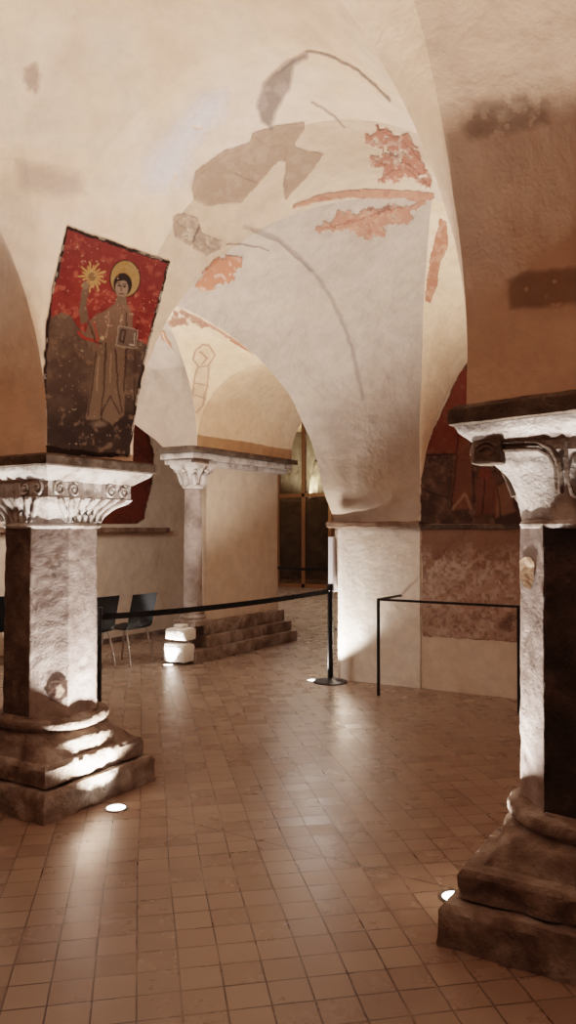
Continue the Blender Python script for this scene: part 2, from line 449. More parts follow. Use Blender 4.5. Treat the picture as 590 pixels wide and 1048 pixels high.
wavy_box('impost_moulding', -2.56, -1.97, 3.88, 6.30, 2.535, 2.60, 'abacus_top', .004)
wavy_box('impost_moulding', -2.55, -2.04, 3.96, 6.26, 2.46, 2.535, 'capital', .004)
wavy_box('impost_moulding', -2.54, -2.12, 4.03, 6.24, 2.40, 2.46, 'capital', .004)
cn = empty('attached_column', P_(-2.2, 4.17, 0)); cn.parent = pier
loft('shaft', [(.62, .115, CI, CI, 0), (1.4, .11, CI, CI, 0), (2.1, .102, CI, CI, 0)], 'paint', cn, N=32, amp=.006, s=20)
loft('base_moulding', [(.44, .17, SQ, CI, 0), (.5, .17, SQ, CI, 0), (.51, .16, CI, CI, 0), (.54, .165, CI, CI, 0), (.57, .14, CI, CI, 0), (.6, .145, CI, CI, 0), (.62, .12, CI, CI, 0)], 'base_stone', cn, N=32, amp=.004)
cp = loft('capital', [(2.10, .112, CI, CI, 0), (2.115, .135, CI, CI, 0), (2.14, .135, CI, CI, 0), (2.15, .115, CI, SQ, .1), (2.22, .125, CI, SQ, .3), (2.3, .155, CI, SQ, .7), (2.36, .2, CI, SQ, 1), (2.4, .205, CI, SQ, 1)], 'capital', cn, N=48, amp=.004, s=20)
bm = bmesh.new()
for a in range(8):
    an = a*PI/4
    pts = [(math.cos(an)*r, math.sin(an)*r, z) for r, z in ((.125, 2.15), (.145, 2.2), (.16, 2.26), (.19, 2.31), (.225, 2.32), (.23, 2.295))]
    tube(bm, pts, [.03, .035, .035, .03, .022, .012], 6)
bm_obj('leaf', bm, 'capital', cp, True, 60)
# the two pale blocks at the foot of the attached column
def round_block(name, cx, cy, z0, z1, w, d, mat, parent):
    bm = bmesh.new(); box(bm, cx-w/2, cx+w/2, cy-d/2, cy+d/2, z0, z1, min(w, z1-z0)*.22)
    bmesh.ops.subdivide_edges(bm, edges=bm.edges[:], cuts=2, use_grid_fill=True)
    for v in bm.verts: v.co += disp(v.co, .01, 9)
    return bm_obj(name, bm, mat, parent, True, 50)
round_block('block', .0, -.26, .03, .255, .33, .22, 'block', cn)
round_block('block', .02, -.25, .29, .43, .30, .22, 'block', cn)
round_block('block', .02, -.25, .43, .47, .14, .12, 'block', cn)

# ------------------------------------------------------------------ near columns
def spiral(c, u, w, r0, turns, sgn, n=40):
    pts = []
    for i in range(n):
        t = i/(n-1); a = sgn*(t*turns*2*PI)+PI/2; r = r0*(1-.85*t)
        pts.append(c+u*math.cos(a)*r+w*math.sin(a)*r)
    return pts
def column(name, loc, label, style, seed, ps=1.0, tilt=0, lift=0):
    root = tag(empty(name, loc), label, 'column')
    loft('plinth', [(0, .45*ps, SQ, CI, 0), (.06, .45*ps, SQ, CI, 0), (.135, .445*ps, SQ, CI, 0), (.16, .43*ps, SQ, CI, 0), (.162, .375, SQ, CI, 0), (.17, .375, SQ, CI, 0)], 'base_stone', root, loc, 192, .018, 9, .06, .015, seed=seed)
    loft('plinth', [(.165, .38*ps, SQ, CI, 0), (.175, .4*ps, SQ, CI, 0), (.265, .4*ps, SQ, CI, 0), (.285, .385*ps, SQ, CI, 0), (.29, .36, SQ, CI, 0)], 'base_stone', root, loc, 192, .013, 11, .045, .015, seed=seed+1)
    loft('base_moulding', [(.285, .365, SQ, CI, 0), (.31, .36, SQ, CI, .22), (.345, .36, SQ, CI, .55), (.375, .362, SQ, CI, .85), (.395, .352, SQ, CI, 1), (.405, .335, SQ, CI, 1), (.42, .325, CI, CI, 0), (.432, .335, CI, CI, 0), (.445, .345, CI, CI, 0), (.47, .345, CI, CI, 0), (.485, .335, CI, CI, 0), (.495, .30, CI, CI, 0), (.505, .28, CI, OC, 1)],
         'base_stone', root, loc, 144, .006, 12, .012, .012, seed=seed)
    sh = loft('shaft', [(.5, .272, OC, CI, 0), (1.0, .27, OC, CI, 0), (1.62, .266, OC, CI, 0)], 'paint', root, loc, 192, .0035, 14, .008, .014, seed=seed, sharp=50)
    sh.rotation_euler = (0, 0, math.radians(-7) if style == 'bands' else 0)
    sh.data.materials.append(M['shaft_shaded' if style == 'bands' else 'dark_face'])
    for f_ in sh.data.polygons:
        if math.degrees(math.atan2(f_.center.y, f_.center.x)) % 360 > 247.5 and math.degrees(math.atan2(f_.center.y, f_.center.x)) % 360 < 292.5: f_.material_index = 1  # the side turned from the uplights takes the painted shade
    loft('collar', [(1.605, .268, OC, CI, .3), (1.61, .286, CI, CI, 0), (1.622, .292, CI, CI, 0), (1.634, .286, CI, CI, 0), (1.64, .27, CI, CI, 0)], 'capital', root, loc, 96, .004, 18, seed=seed)
    ZS = 1 if style == 'scrolls' else 1.22
    zz = lambda rr: [(1.64+(q[0]-1.64)*ZS if q[0] > 1.64 else q[0],)+q[1:] for q in rr]
    if style == 'scrolls':
        cap = loft('capital', [(1.638, .268, OC, SQ, .1), (1.68, .272, OC, SQ, .25), (1.725, .295, OC, SQ, .6), (1.76, .33, OC, SQ, .95), (1.785, .345, OC, SQ, 1), (1.79, .335, OC, SQ, 1), (1.88, .34, OC, SQ, 1), (1.885, .34, OC, SQ, 1)], 'capital', root, loc, 144, .006, 14, .01, .014, seed=seed)
        for q in range(4):
            nrm = Vector((math.cos(q*PI/2), math.sin(q*PI/2), 0)); u = Vector((-nrm.y, nrm.x, 0)); w = Vector((0, 0, 1))
            for cx, sg in ((-.26, 1), (-.155, -1), (.155, 1), (.26, -1)):
                bm = bmesh.new(); c = nrm*.345+u*cx+w*1.835
                tube(bm, spiral(c, u, w, .044, 1.6, sg), .0095, 6)
                for k in (c,):
                    r = bmesh.ops.create_uvsphere(bm, u_segments=10, v_segments=6, radius=.012)
                    for v in r['verts']: v.co += k
                bm_obj('volute', bm, 'capital', cap, True, 60)
            bm = bmesh.new()   # leaf ribs on the bell
            for i in range(7):
                f = (i-3)/3
                tube(bm, [nrm*r+u*(f*wd)+w*z for r, wd, z in ((.272, .13, 1.645), (.278, .15, 1.69), (.302, .2, 1.735), (.336, .24, 1.765), (.352, .27, 1.782))], [.012, .018, .02, .02, .012], 6)
            bm_obj('leaf_rib', bm, 'capital', cap, True, 60)
    else:
        cap = loft('capital', [(1.638, .262, OC, SQ, .1), (1.68, .268, OC, SQ, .2), (1.75, .285, OC, SQ, .4), (1.82, .31, OC, SQ, .7), (1.88, .34, OC, SQ, .95), (1.90, .36, OC, SQ, 1), (1.94, .365, OC, SQ, 1), (1.99, .362, OC, SQ, 1)], 'capital', root, loc, 144, .006, 14, .01, .014, seed=seed)
        for q in range(4):
            nrm = Vector((math.cos(q*PI/2), math.sin(q*PI/2), 0)); u = Vector((-nrm.y, nrm.x, 0)); w = Vector((0, 0, 1))
            def on(f, z, off=.0):
                k = max(0, min(1, (z-1.64)/.26)); return nrm*(.265+.095*k**1.2+off)+u*f+w*z
            g = 1 if q in (3, 1) else -1
            # stepped arch band: flat run, shoulder, falling leg
            for k_, (dz, rr) in enumerate(((0, .013), (-.026, .008))):
                for sd in (-1, 1):
                    bm = bmesh.new()
                    pts = [on(sd*.29, 1.935+dz, .008), on(sd*.2, 1.935+dz, .008), on(sd*.13, 1.93+dz, .008), on(sd*(.085-dz*.2), 1.905+dz, .008), on(sd*(.062-dz*.4), 1.86+dz, .01), on(sd*(.058-dz*.6), 1.80, .012), on(sd*(.062-dz*.6), 1.74, .012)]
                    tube(bm, pts, rr, 6); bm_obj('arched_band', bm, 'dark_face', cap, True, 60)
            bm = bmesh.new()   # hanging loop between the bands
            tube(bm, [on(-.03, 1.93, .008), on(-.032, 1.80, .012), on(-.02, 1.735, .012), on(0, 1.72, .012), on(.02, 1.735, .012), on(.032, 1.80, .012), on(.03, 1.93, .008)], .009, 6)
            bm_obj('arched_band', bm, 'dark_face', cap, True, 60)
            bm = bmesh.new(); box(bm, -.36, .36, -.012, .012, -.016, .016, .005)
            for v in bm.verts: v.co = nrm*(.368+v.co.y)+u*v.co.x+w*(1.972+v.co.z)
            bm_obj('fillet', bm, 'dark_face', cap)
            for s_ in (-1, 1):
                bm = bmesh.new(); box(bm, -.06, .06, -.05, .02, -.07, .065, .014)
                for v in bm.verts: v.co = nrm*(.37+v.co.y)+u*(v.co.x+s_*.325)+w*(1.925+v.co.z)
                bmesh.ops.subdivide_edges(bm, edges=bm.edges[:], cuts=2, use_grid_fill=True)
                for v in bm.verts: v.co += disp(v.co, .006, 14)
                for r_ in (.045, .028): tube(bm, [nrm*.39+u*(s_*.325+math.cos(a_)*r_)+w*(1.895+math.sin(a_)*r_) for a_ in [PI*k2/10 for k2 in range(11)]], .006, 6)
                bm_obj('volute', bm, 'dark_face', cap, True, 50)
    ab = loft('abacus', zz([(1.878, .345, SQ, CI, 0), (1.885, .355, SQ, CI, 0), (1.935, .425, SQ, CI, 0), (1.955, .435, SQ, CI, 0), (1.96, .43, SQ, CI, 0)]), 'capital', root, loc, 192, .005, 12, .008, .012, seed=seed+5)
    sl = loft('abacus_slab', zz([(1.955, .43, SQ, CI, 0), (1.962, .455, SQ, CI, 0), (2.01, .452, SQ, CI, 0), (2.025, .43, SQ, CI, 0), (2.026, .3, SQ, CI, 0)]), 'abacus_top', root, loc, 192, .008, 14, .014, .012, seed=seed+5)
    for q in (ab, sl): q.rotation_euler = (0, -tilt, 0); q.location = (2*math.sin(tilt), 0, lift)
    return root
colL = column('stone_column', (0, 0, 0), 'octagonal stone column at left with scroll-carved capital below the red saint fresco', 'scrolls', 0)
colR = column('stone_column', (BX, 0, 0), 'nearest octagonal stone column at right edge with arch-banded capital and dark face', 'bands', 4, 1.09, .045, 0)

# ------------------------------------------------------------------ chairs
def chair(loc, rz, label):
    root = tag(empty('stacking_chair', loc, rz), label, 'chair', 'charcoal chairs along the left wall')
    # local: seat faces +Y, back at -Y
    W = .42
    rows = []
    prof = [(.42, .435), (.38, .452), (.2, .45), (.02, .44), (-.03, .45), (-.055, .48), (-.075, .56), (-.10, .68), (-.125, .78), (-.14, .845)]
    def shell(name, pr):
        bm = bmesh.new(); K = 8; th = .014
        for off in (0, th):
            for (y, z) in pr:
                for k in range(K+1):
                    x = (k/K-.5)*W; c = (1-(2*k/K-1)**2)*.018
                    bm.verts.new((x, y-off*.7-c*(z > .46), z-off*(z < .5)-c*.6*(z < .46)))
        bm.verts.ensure_lookup_table(); n = len(pr); T = n*(K+1)
        for i in range(n-1):
            for k in range(K):
                a = i*(K+1)+k; bm.faces.new([bm.verts[a+d] for d in (0, 1, K+2, K+1)]); bm.faces.new([bm.verts[T+a+d] for d in (K+1, K+2, 1, 0)])
        for i in range(n-1):
            for k in (0, K):
                a = i*(K+1)+k; bm.faces.new([bm.verts[a], bm.verts[a+K+1], bm.verts[T+a+K+1], bm.verts[T+a]])
        for i in (0, n-1):
            for k in range(K):
                a = i*(K+1)+k; bm.faces.new([bm.verts[a], bm.verts[a+1], bm.verts[T+a+1], bm.verts[T+a]])
        return bm_obj(name, bm, 'chair', root, True, 50)
    shell('seat', prof[:5]); shell('backrest', prof[4:])
    for sx in (-1, 1):
        for y0, y1 in ((.33, .42), (.0, -.10)):
            bm = bmesh.new(); tube(bm, [(sx*.17, y0, .435), (sx*.175, y0+(y1-y0)*.2, .38), (sx*.20, y1, 0)], .0125, 10)
            bm_obj('leg', bm, 'chrome', root, True, 60)
    bm = bmesh.new(); tube(bm, [(-.17, 0, .425), (.17, 0, .425)], .011, 8); tube(bm, [(-.17, .33, .425), (.17, .33, .425)], .011, 8)
    tube(bm, [(-.17, 0, .425), (-.17, .33, .425)], .011, 8); tube(bm, [(.17, 0, .425), (.17, .33, .425)], .011, 8)
    bm_obj('seat_frame', bm, 'chrome', root, True, 60)
    return root
chair((-2.62, 3.62, 0), PI/2, 'charcoal chair with steel legs nearest the pale pier')
chair((-2.72, 3.08, 0), PI/2-.03, 'charcoal chair with steel legs directly behind the black belt post')
chair((-3.75, 2.62, 0), PI/2, 'charcoal chair partly hidden behind left column at photo edge')

# ------------------------------------------------------------------ barriers
def post(loc, label, h=1.0, belt=None, sag=.03, r=.03, bz=.955):
    root = tag(empty('barrier_post', loc), label, 'barrier')
    bm = bmesh.new(); tube(bm, [(0, 0, .02), (0, 0, h-.07)], r, 24); bm_obj('pole', bm, 'black', root, True, 40)
    bm = bmesh.new(); tube(bm, [(0, 0, h-.075), (0, 0, h-.07), (0, 0, h-.005), (0, 0, h)], [r*1.02, r*1.22, r*1.22, r*1.05], 24); bm_obj('belt_head', bm, 'black', root, True, 40)
    bm = bmesh.new(); tube(bm, [(0, 0, 0), (0, 0, .008), (0, 0, .018), (0, 0, .03), (0, 0, .05)], [.178, .18, .165, .06, .034], 48); bm_obj('base', bm, 'black', root, True, 50)
    if belt:
        bx, by = belt[0]-loc[0], belt[1]-loc[1]; bm = bmesh.new(); n = 30
        d = Vector((bx, by, 0)).normalized(); p = Vector((-d.y, d.x, 0))*.0012
        vs = []
        for i in range(n+1):
            t = .012+i/n*.98; z = bz-sag*4*t*(1-t)+(belt[2] if len(belt) > 2 else 0)*t; c = Vector((bx*t, by*t, z))
            vs.append([bm.verts.new(c+p*sx+Vector((0, 0, sz*.024))) for sx, sz in ((-1, -1), (1, -1), (1, 1), (-1, 1))])
        for i in range(n):
            for k in range(4): bm.faces.new((vs[i][k], vs[i][(k+1) % 4], vs[i+1][(k+1) % 4], vs[i+1][k]))
        bm_obj('belt', bm, 'belt', root)
    return root
pL = (-.643, 1.03, 0); pR = (-.13, 3.87, 0)
post(pR, 'black belt post with round base before the white respond, its belt stretching left', 1.03, (pL[0], pL[1], -.035))
post(pL, 'black belt post directly behind the left column shaft', 1.0)
# post further in, behind the respond
post((-1.98, 7.8, 0), 'distant black belt post half hidden behind the white respond', .98, (-4.7, 8.6), r=.028)
lb = tag(empty('low_barrier', (.587, 3.52, 0)), 'low black metal barrier rail in front of the faded wall fresco', 'barrier')
def bar(name, p, q, w=.011):
    bm = bmesh.new(); a = Vector(p); b = Vector(q); box(bm, min(a.x, b.x)-w, max(a.x, b.x)+w, min(a.y, b.y)-w, max(a.y, b.y)+w, min(a.z, b.z)-(w if a.z == b.z else 0), max(a.z, b.z)+(w if a.z == b.z else 0), .002)
    return bm_obj(name, bm, 'black', lb)
for x in (0, 1.345): bar('leg', (x, 0, 0), (x, 0, .915), .012)
bar('rail', (-.0, 0, .925), (1.345, 0, .925)); bar('rail', (0, .02, .925), (0, .53, .925))
bm = bmesh.new(); box(bm, -.235, -.18, 4.02, 4.30, .93, 1.52, .004); tag(bm_obj('wall_board', bm, 'panel'), 'narrow pale grey board fixed to the passage side of the white respond', 'board')

# ------------------------------------------------------------------ glazed doors at the end
gd = tag(empty('glazed_screen', (-7.2, 15.3, 0)), 'tall bronze framed glass doors with arched glazing at the end of the passage', 'door')
def gb(name, x0, x1, z0, z1, y0=-.05, y1=.05, mat='bronze', par=None):
    bm = bmesh.new(); box(bm, x0, x1, y0, y1, z0, z1, .004 if mat == 'bronze' else 0); return bm_obj(name, bm, mat, par or gd)
for x in (-.78, .06, .9): gb('mullion', x-.05, x+.05, 0, 5.0)
gb('transom', -.8, 1.5, 2.5, 2.6); gb('threshold', -.8, 1.5, 0, .1)
for x0, x1 in ((-.72, 0), (.12, .84)):
    gb('pane', x0, x1, .1, 2.5, -.01, .01, 'glass'); gb('pane', x0, x1, 2.6, 5, -.01, .01, 'glass')
slab('wall_end', -12, -8.05, 15.2, 15.5, 0, 5, 'far_stone'); slab('wall_end_right', -5.65, -.1, 15.2, 15.5, 0, 5, 'far_stone')
slab('wall_behind_glass', -12, -3, 20.0, 20.3, 0, 6, 'far_stone')
bm = bmesh.new()   # low stone ledge and rib behind the glass
box(bm, -11, -4, 18.6, 20, 0, 2.55, .02); tag(bm_obj('trim_4', bm, 'far_stone'), kind='structure')
bm = bmesh.new()
tube(bm, [(-8.9, 18.9, 2.55), (-8.85, 18.9, 3.2), (-8.7, 18.9, 3.8), (-8.3, 18.9, 4.4), (-7.6, 18.9, 4.9)], .14, 12)
tag(bm_obj('trim_5', bm, 'far_stone', None, True), kind='structure')

# ------------------------------------------------------------------ painting
def inpoly(X, Y, poly):
    ins = np.zeros(X.shape, bool); n = len(poly)
    for i in range(n):
        x0, y0 = poly[i]; x1, y1 = poly[(i+1) % n]
        c = ((y0 > Y) != (y1 > Y)) & (X < (x1-x0)*(Y-y0)/((y1-y0) or 1e-9)+x0); ins ^= c
    return ins
def segd(X, Y, pts, closed=False):
    d = np.full(X.shape, 1e9); n = len(pts)
    for i in range(n if closed else n-1):
        x0, y0 = pts[i]; x1, y1 = pts[(i+1) % n]; L = (x1-x0)**2+(y1-y0)**2 or 1e-9
        t = np.clip(((X-x0)*(x1-x0)+(Y-y0)*(y1-y0))/L, 0, 1)
        d = np.minimum(d, np.hypot(X-x0-t*(x1-x0), Y-y0-t*(y1-y0)))
    return d
def vnoise(X, Y, s, seed=0, octv=4):
    out = 0; a = 1; tot = 0
    for o in range(octv):
        rs = np.random.RandomState(seed+o*17); T = rs.rand(64, 64)
        x = X/s*2**o; y = Y/s*2**o; xi = np.floor(x).astype(int); yi = np.floor(y).astype(int); fx = x-xi; fy = y-yi
        fx = fx*fx*(3-2*fx); fy = fy*fy*(3-2*fy)
        g = lambda i, j: T[(yi+j) % 64, (xi+i) % 64]
        out = out+a*((g(0, 0)*(1-fx)+g(1, 0)*fx)*(1-fy)+(g(0, 1)*(1-fx)+g(1, 1)*fx)*fy); tot += a; a *= .55
    return out/tot
DES = .18
class Art:
    def __init__(s, x0, y0, x1, y1, step, wob=0):
        xs = np.arange(x0, x1+step, step); ys = np.arange(y0, y1+step, step)
        s.X, s.Y = np.meshgrid(xs, ys); s.C = np.zeros(s.X.shape+(3,)); s.A = np.zeros(s.X.shape)
        s.wx = s.X+(vnoise(s.X, s.Y, 7, 3)-.5)*3; s.wy = s.Y+(vnoise(s.X, s.Y, 7, 9)-.5)*3; s.wx += (vnoise(s.X, s.Y, 2.6, 13)-.5)*wob; s.wy += (vnoise(s.X, s.Y, 2.6, 19)-.5)*wob
    def over(s, m, col, setA=False):
        m = np.clip(m, 0, 1)
        if isinstance(col, tuple): col = np.array(lin(tuple(v+(sum(col)/3-v)*DES for v in col)))
        m = m
        if setA:
            na = m+s.A*(1-m); w = np.where(na > 0, m/np.maximum(na, 1e-6), 0)
            s.C = s.C*(1-w[..., None])+col*w[..., None]; s.A = na
        else: s.C = s.C*(1-m[..., None])+col*m[..., None]
    def poly(s, pts, col, a=1, soft=1.0, wob=True, setA=False):
        X, Y = (s.wx, s.wy) if wob else (s.X, s.Y)
        d = segd(X, Y, pts, True); m = np.clip(.5+np.where(inpoly(X, Y, pts), d, -d)/soft, 0, 1)*a
        s.over(m, col, setA)
    def line(s, pts, w, col, a=1, wob=True, setA=False, soft=1.0):
        X, Y = (s.wx, s.wy) if wob else (s.X, s.Y)
        s.over(np.clip((w/2-segd(X, Y, pts))/soft+.5, 0, 1)*a, col, setA)
    def ell(s, cx, cy, rx, ry, col, a=1, soft=1, setA=False):
        d = (1-np.sqrt(((s.X-cx)/rx)**2+((s.Y-cy)/ry)**2))*min(rx, ry)
        s.over(np.clip(.5+d/soft, 0, 1)*a, col, setA)
def bvh_of(objs):
    vs = []; fs = []
    for o in objs:
        b = len(vs); vs += [o.matrix_world @ v.co for v in o.data.vertices]; fs += [tuple(b+i for i in p.vertices) for p in o.data.polygons]
    return BVHTree.FromPolygons(vs, fs)
def drape(name, art, bvh, label=None, off=.005, parent=None, cat='fresco', maxjump=.35, cond=None):
    H, W = art.X.shape; idx = -np.ones((H, W), int); vs = []; cols = []
    need = art.A > .01
    for j in range(H):
        for i in range(W):
            if not need[j, i]: continue
            d = ray(art.X[j, i], art.Y[j, i]); h, n, _, _ = bvh.ray_cast(CAM, d)
            if h is None: continue
            if cond and not cond(h): continue
            if n.dot(d) > 0: n = -n
            idx[j, i] = len(vs); vs.append(h+n*off); cols.append((*art.C[j, i], art.A[j, i]))
    fs = []
    for j in range(H-1):
        for i in range(W-1):
            q = [idx[j, i], idx[j+1, i], idx[j+1, i+1], idx[j, i+1]]
            if min(q) < 0: continue
            p = [vs[k] for k in q]
            if (p[0]-p[2]).length > maxjump or (p[1]-p[3]).length > maxjump: continue
            fs.append(tuple(int(k) for k in q))
    if not fs: print('EMPTY', name); return None
    par = list(range(len(vs)))
    def fnd(i_):
        while par[i_] != i_: par[i_] = par[par[i_]]; i_ = par[i_]
        return i_
    for f_ in fs:
        r0 = fnd(f_[0])
        for k_ in f_[1:]: par[fnd(k_)] = r0
    cnt = {}
    for f_ in fs: r0 = fnd(f_[0]); cnt[r0] = cnt.get(r0, 0)+1
    keep = max(cnt, key=cnt.get); fs = [f_ for f_ in fs if fnd(f_[0]) == keep]
    used = sorted({k_ for f_ in fs for k_ in f_}); mp_ = {k_: i_ for i_, k_ in enumerate(used)}
    vs = [vs[k_] for k_ in used]; cols = [cols[k_] for k_ in used]; fs = [tuple(mp_[k_] for k_ in f_) for f_ in fs]
    if parent:
        iv = Vector(parent.location)
        vs = [v-iv for v in vs]
    o = mesh_obj(name, vs, fs, 'pigment', parent)
    if label: o['kind'] = 'thing'
    a = o.data.color_attributes.new('Pigment', 'FLOAT_COLOR', 'POINT'); a.data.foreach_set('color', np.array(cols, dtype=np.float32).ravel())
    if label: tag(o, label, cat)
    return o
bpy.context.view_layer.update()
B_arc = bvh_of([arch_lr, near_bay, mid_bay]); B_all = bvh_of([arch_lr, near_bay, mid_bay, left_bay, passage, arch_r, arch_l])
B_wall = bvh_of([wall_face]); B_left = bvh_of([wall_left])

# --- the saint
a = Art(40, 226, 178, 472, .55)
frame = [(68,231), (174,268), (160,322), (150,362), (141,410), (132,468), (44,467), (44,420), (45,370), (47,330), (56,282)]
X, Y = a.X, a.Y
a.poly(frame, (40,26,20), 1, 1.2, setA=True)
inner = [(69,235), (171,270), (157,322), (147,362), (138,410), (130,465), (46,465), (46,420), (47,370), (50,332), (59,283)]
a.poly(inner, (74,54,42), 1, 1)
sky = [(69,235), (171,270), (157,322), (150,353), (143,350), (135,338), (126,330), (122,345), (112,352), (102,348), (90,343), (82,338), (72,324), (62,320), (51,326), (52,306), (60,280)]
a.poly(sky, (122,38,28), 1, 1.2)
n1 = vnoise(X, Y, 22, 5); n2 = vnoise(X, Y, 7, 8)
red = (inpoly(a.wx, a.wy, sky)).astype(float)
a.over(red*np.clip((n1-.5)*3, 0, .5), (100,28,26)); a.over(red*np.clip((n2-.58)*5, 0, .6), (170,78,56)); a.over(red*np.clip((Y-270-(X-70)*.4)/-40+.1, 0, .4), (110,44,40))
dark = (inpoly(a.wx, a.wy, inner) & ~inpoly(a.wx, a.wy, sky)).astype(float)
a.over(dark*np.clip((n1-.42)*3, 0, .55), (104,80,62)); a.over(dark*np.clip((Y-385)/60, 0, .8), (34,20,14)); a.over(dark*np.clip((n2-.62)*5, 0, .5), (122,92,70))
# robe
robe = [(118,310), (110,316), (98,322), (90,330), (86,345), (92,352), (97,365), (92,395), (88,430), (104,428), (114,436), (126,425), (128,398), (127,360), (134,345), (136,322), (131,313), (124,308)]
a.poly(robe, (106,80,60), .9, 2); 
a.poly([(84,292), (90,294), (88,312), (90,330), (82,332), (80,318)], (98,72,54), 1, 1.5)
a.line([(96,330), (99,352), (100,346)], 2, (172,42,26), .6)
a.line([(80,340), (86,346), (97,349)], 2.4, (160,40,26), .9)
for pts in ([(98,360), (94,392), (90,425)], [(108,352), (106,395), (103,430)], [(118,358), (120,395), (124,422)], [(103,424), (112,405), (122,424)], [(128,320), (130,345), (126,400)], [(90,330), (97,350), (104,352)]):
    a.line(pts, 1.6, (46,30,22), .75)
for pts in ([(112,325), (108,345)], [(124,322), (122,340)], [(101,365), (98,400)], [(113,362), (112,392)]): a.line(pts, 1.4, (150,120,92), .5)
# halo, head
a.ell(127.5, 285, 16, 19.5, (40,22,14)); a.ell(127.5, 285, 14.8, 18.3, (146,108,62)); a.over(((X-127.5)**2/14.8**2+(Y-285)**2/18.3**2 < 1)*np.clip((n2-.5)*4, 0, .6), (150,96,40))
a.ell(125, 291, 9.5, 12, (40,28,22)); a.ell(124, 295, 6.6, 9.5, (128,98,78)); a.poly([(117,288), (121,283), (128,282), (132,288), (126,287)], (38,26,20), 1, 1)
for cx, cy in ((121.3,292), (126.8,293)): a.ell(cx, cy, 1.6, 1.0, (30,18,14))
a.line([(124,292), (123.6,297.5)], 1, (70,46,34)); a.line([(121.5,300.5), (125.5,300.8)], 1, (70,34,26)); a.line([(119.5,289.5), (122.5,289.5)], .9, (40,26,20)); a.line([(125.3,290), (128.6,290.6)], .9, (40,26,20))
a.poly([(119,303), (128,304), (130,311), (117,311)], (104,78,60), 1, 1)
# radiant star in the raised hand
for k in range(18):
    an = 2*PI*k/18; r = 14 if k % 2 else 10
    a.line([(93.5, 283), (93.5+math.cos(an)*r*.5+1.3*math.sin(an), 283+math.sin(an)*r*.55), (93.5+math.cos(an)*r, 283+math.sin(an)*r*1.1)], 1.7, (176,130,70), .9)
a.ell(93.5, 283, 4, 4.6, (120,84,50)); a.ell(87, 292, 3.4, 4.2, (120,90,68))
# book
a.poly([(121,334), (142,338), (139,357), (118,354)], (96,74,60), 1, 1); a.line([(121,334), (142,338), (139,357), (118,354), (121,334)], 1.2, (150,124,104), .8)
a.line([(124,338), (128,339), (126,351), (122,350), (124,338)], 1.3, (50,34,26)); a.line([(138,341), (137,354), (132,353)], 1.4, (176,150,130), .9)
a.ell(104, 346, 2.2, 2.2, (190,150,110), .7); a.ell(101, 434, 7, 3, (130,104,84), .5, 3)
a.over(dark*(vnoise(X, Y, 3.2, 31) > .8)*.6, (150,126,104)); a.over(red*(vnoise(X, Y, 3, 33) > .76)*.6, (190,130,100)); 
a.poly(frame, (0,0,0), 0)
ed = segd(a.wx, a.wy, frame, True); a.over((ed < 1.6)*(n2 > .55)*.6*(a.A > 0), (170,150,130))
drape('saint_fresco', a, B_arc, 'tall red and brown saint fresco with gold halo above the left column', .006)

# --- light pigment traces on the vaults
def patch(name, label, pts, col, al=.8, soft=2, col2=None, thr=.5, lines=(), ns=9, hole=None, target=B_all, step=1.0, extra=None, cat='fresco', cond=None):
    xs = [p[0] for p in pts]; ys = [p[1] for p in pts]
    a = Art(min(xs)-4, min(ys)-4, max(xs)+4, max(ys)+4, step, 7 if 'foliage' in name or 'painted_fr' in name else 2)
    a.poly(pts, col, al, soft, setA=True)
    nn = vnoise(a.X, a.Y, ns, 21)
    if col2: a.over(np.clip((nn-thr)*6, 0, .8), col2)
    for (pp, w, c, al2) in lines: a.line(pp, w, c, al2)
    if hole is not None: a.A = a.A*np.clip((hole-nn)*12+.5, 0, 1)
    if extra: extra(a)
    return drape(name, a, target, label, .006, cat=cat, cond=cond)
patch('plaster_fragment', 'large beige fresco fragment shaped like a torn sleeve on the cream vault', [(196,189), (200,174), (228,154), (255,145), (258,136), (284,127), (313,124), (312,131), (301,147), (304,151), (332,157), (318,176), (292,205), (290,186), (293,165), (284,165), (261,192), (246,207), (210,211), (198,204)],
      (178,142,118), .7, 1.4, (190,158,136), .5, [([(240,178), (252,182), (262,186)], 1.4, (140,100,80), .7), ([(293,150), (291,180), (294,196)], 3, (166,124,102), .6), ([(205,176), (228,160), (250,150)], 1.2, (170,128,104), .6), ([(262,140), (275,150), (290,148)], 1.2, (160,120,98), .5)])
patch('plaster_fragment', 'curved smoky grey fresco trace at the top of the arch', [(263,107), (271,83), (292,63), (313,53), (316,58), (301,67), (297,89), (283,113), (278,131), (268,125)], (146,126,114), .65, 5, (172,152,142), .5, [([(282,75), (298,64), (314,54)], 3, (100,84,74), .55)])
def arcline(a): pass
def strokes(name, label, items, bbox, step=.6, target=B_all, cond=None):
    a = Art(*bbox, step)
    for pts, w, c, al, soft in items: a.line(pts, w, c, al, setA=True, soft=soft)
    drape(name, a, target, label, .005, cond=cond)
strokes('painted_line', 'thin grey painted line curving along the crown of the arch', [([(314,52), (330,54), (348,61), (366,71), (384,86), (399,102)], 2.4, (140,118,106), .7, 1.5)], (308,46,408,110))
strokes('painted_line', 'short grey painted dash just below the arch crown', [([(320,104), (333,112), (345,121), (352,130)], 2.2, (170,150,136), .6, 1.5)], (312,98,360,136))
strokes('painted_line', 'long soft grey line running down the white vault web towards the respond', [([(250,233), (268,237), (285,245), (303,260), (320,278), (338,302), (350,328), (360,355), (367,385), (371,408)], 3.6, (168,146,134), .38, 3), ([(258,236), (285,247), (318,277)], 2.0, (120,100,88), .35, 1.5)], (244,228,378,412))
strokes('painted_line', 'fine dark hairline crack above the orange red patch', [([(232,250), (250,250), (262,252), (275,256)], 1.4, (130,106,92), .6, 1)], (226,244,282,262))
RED = (184,112,90)
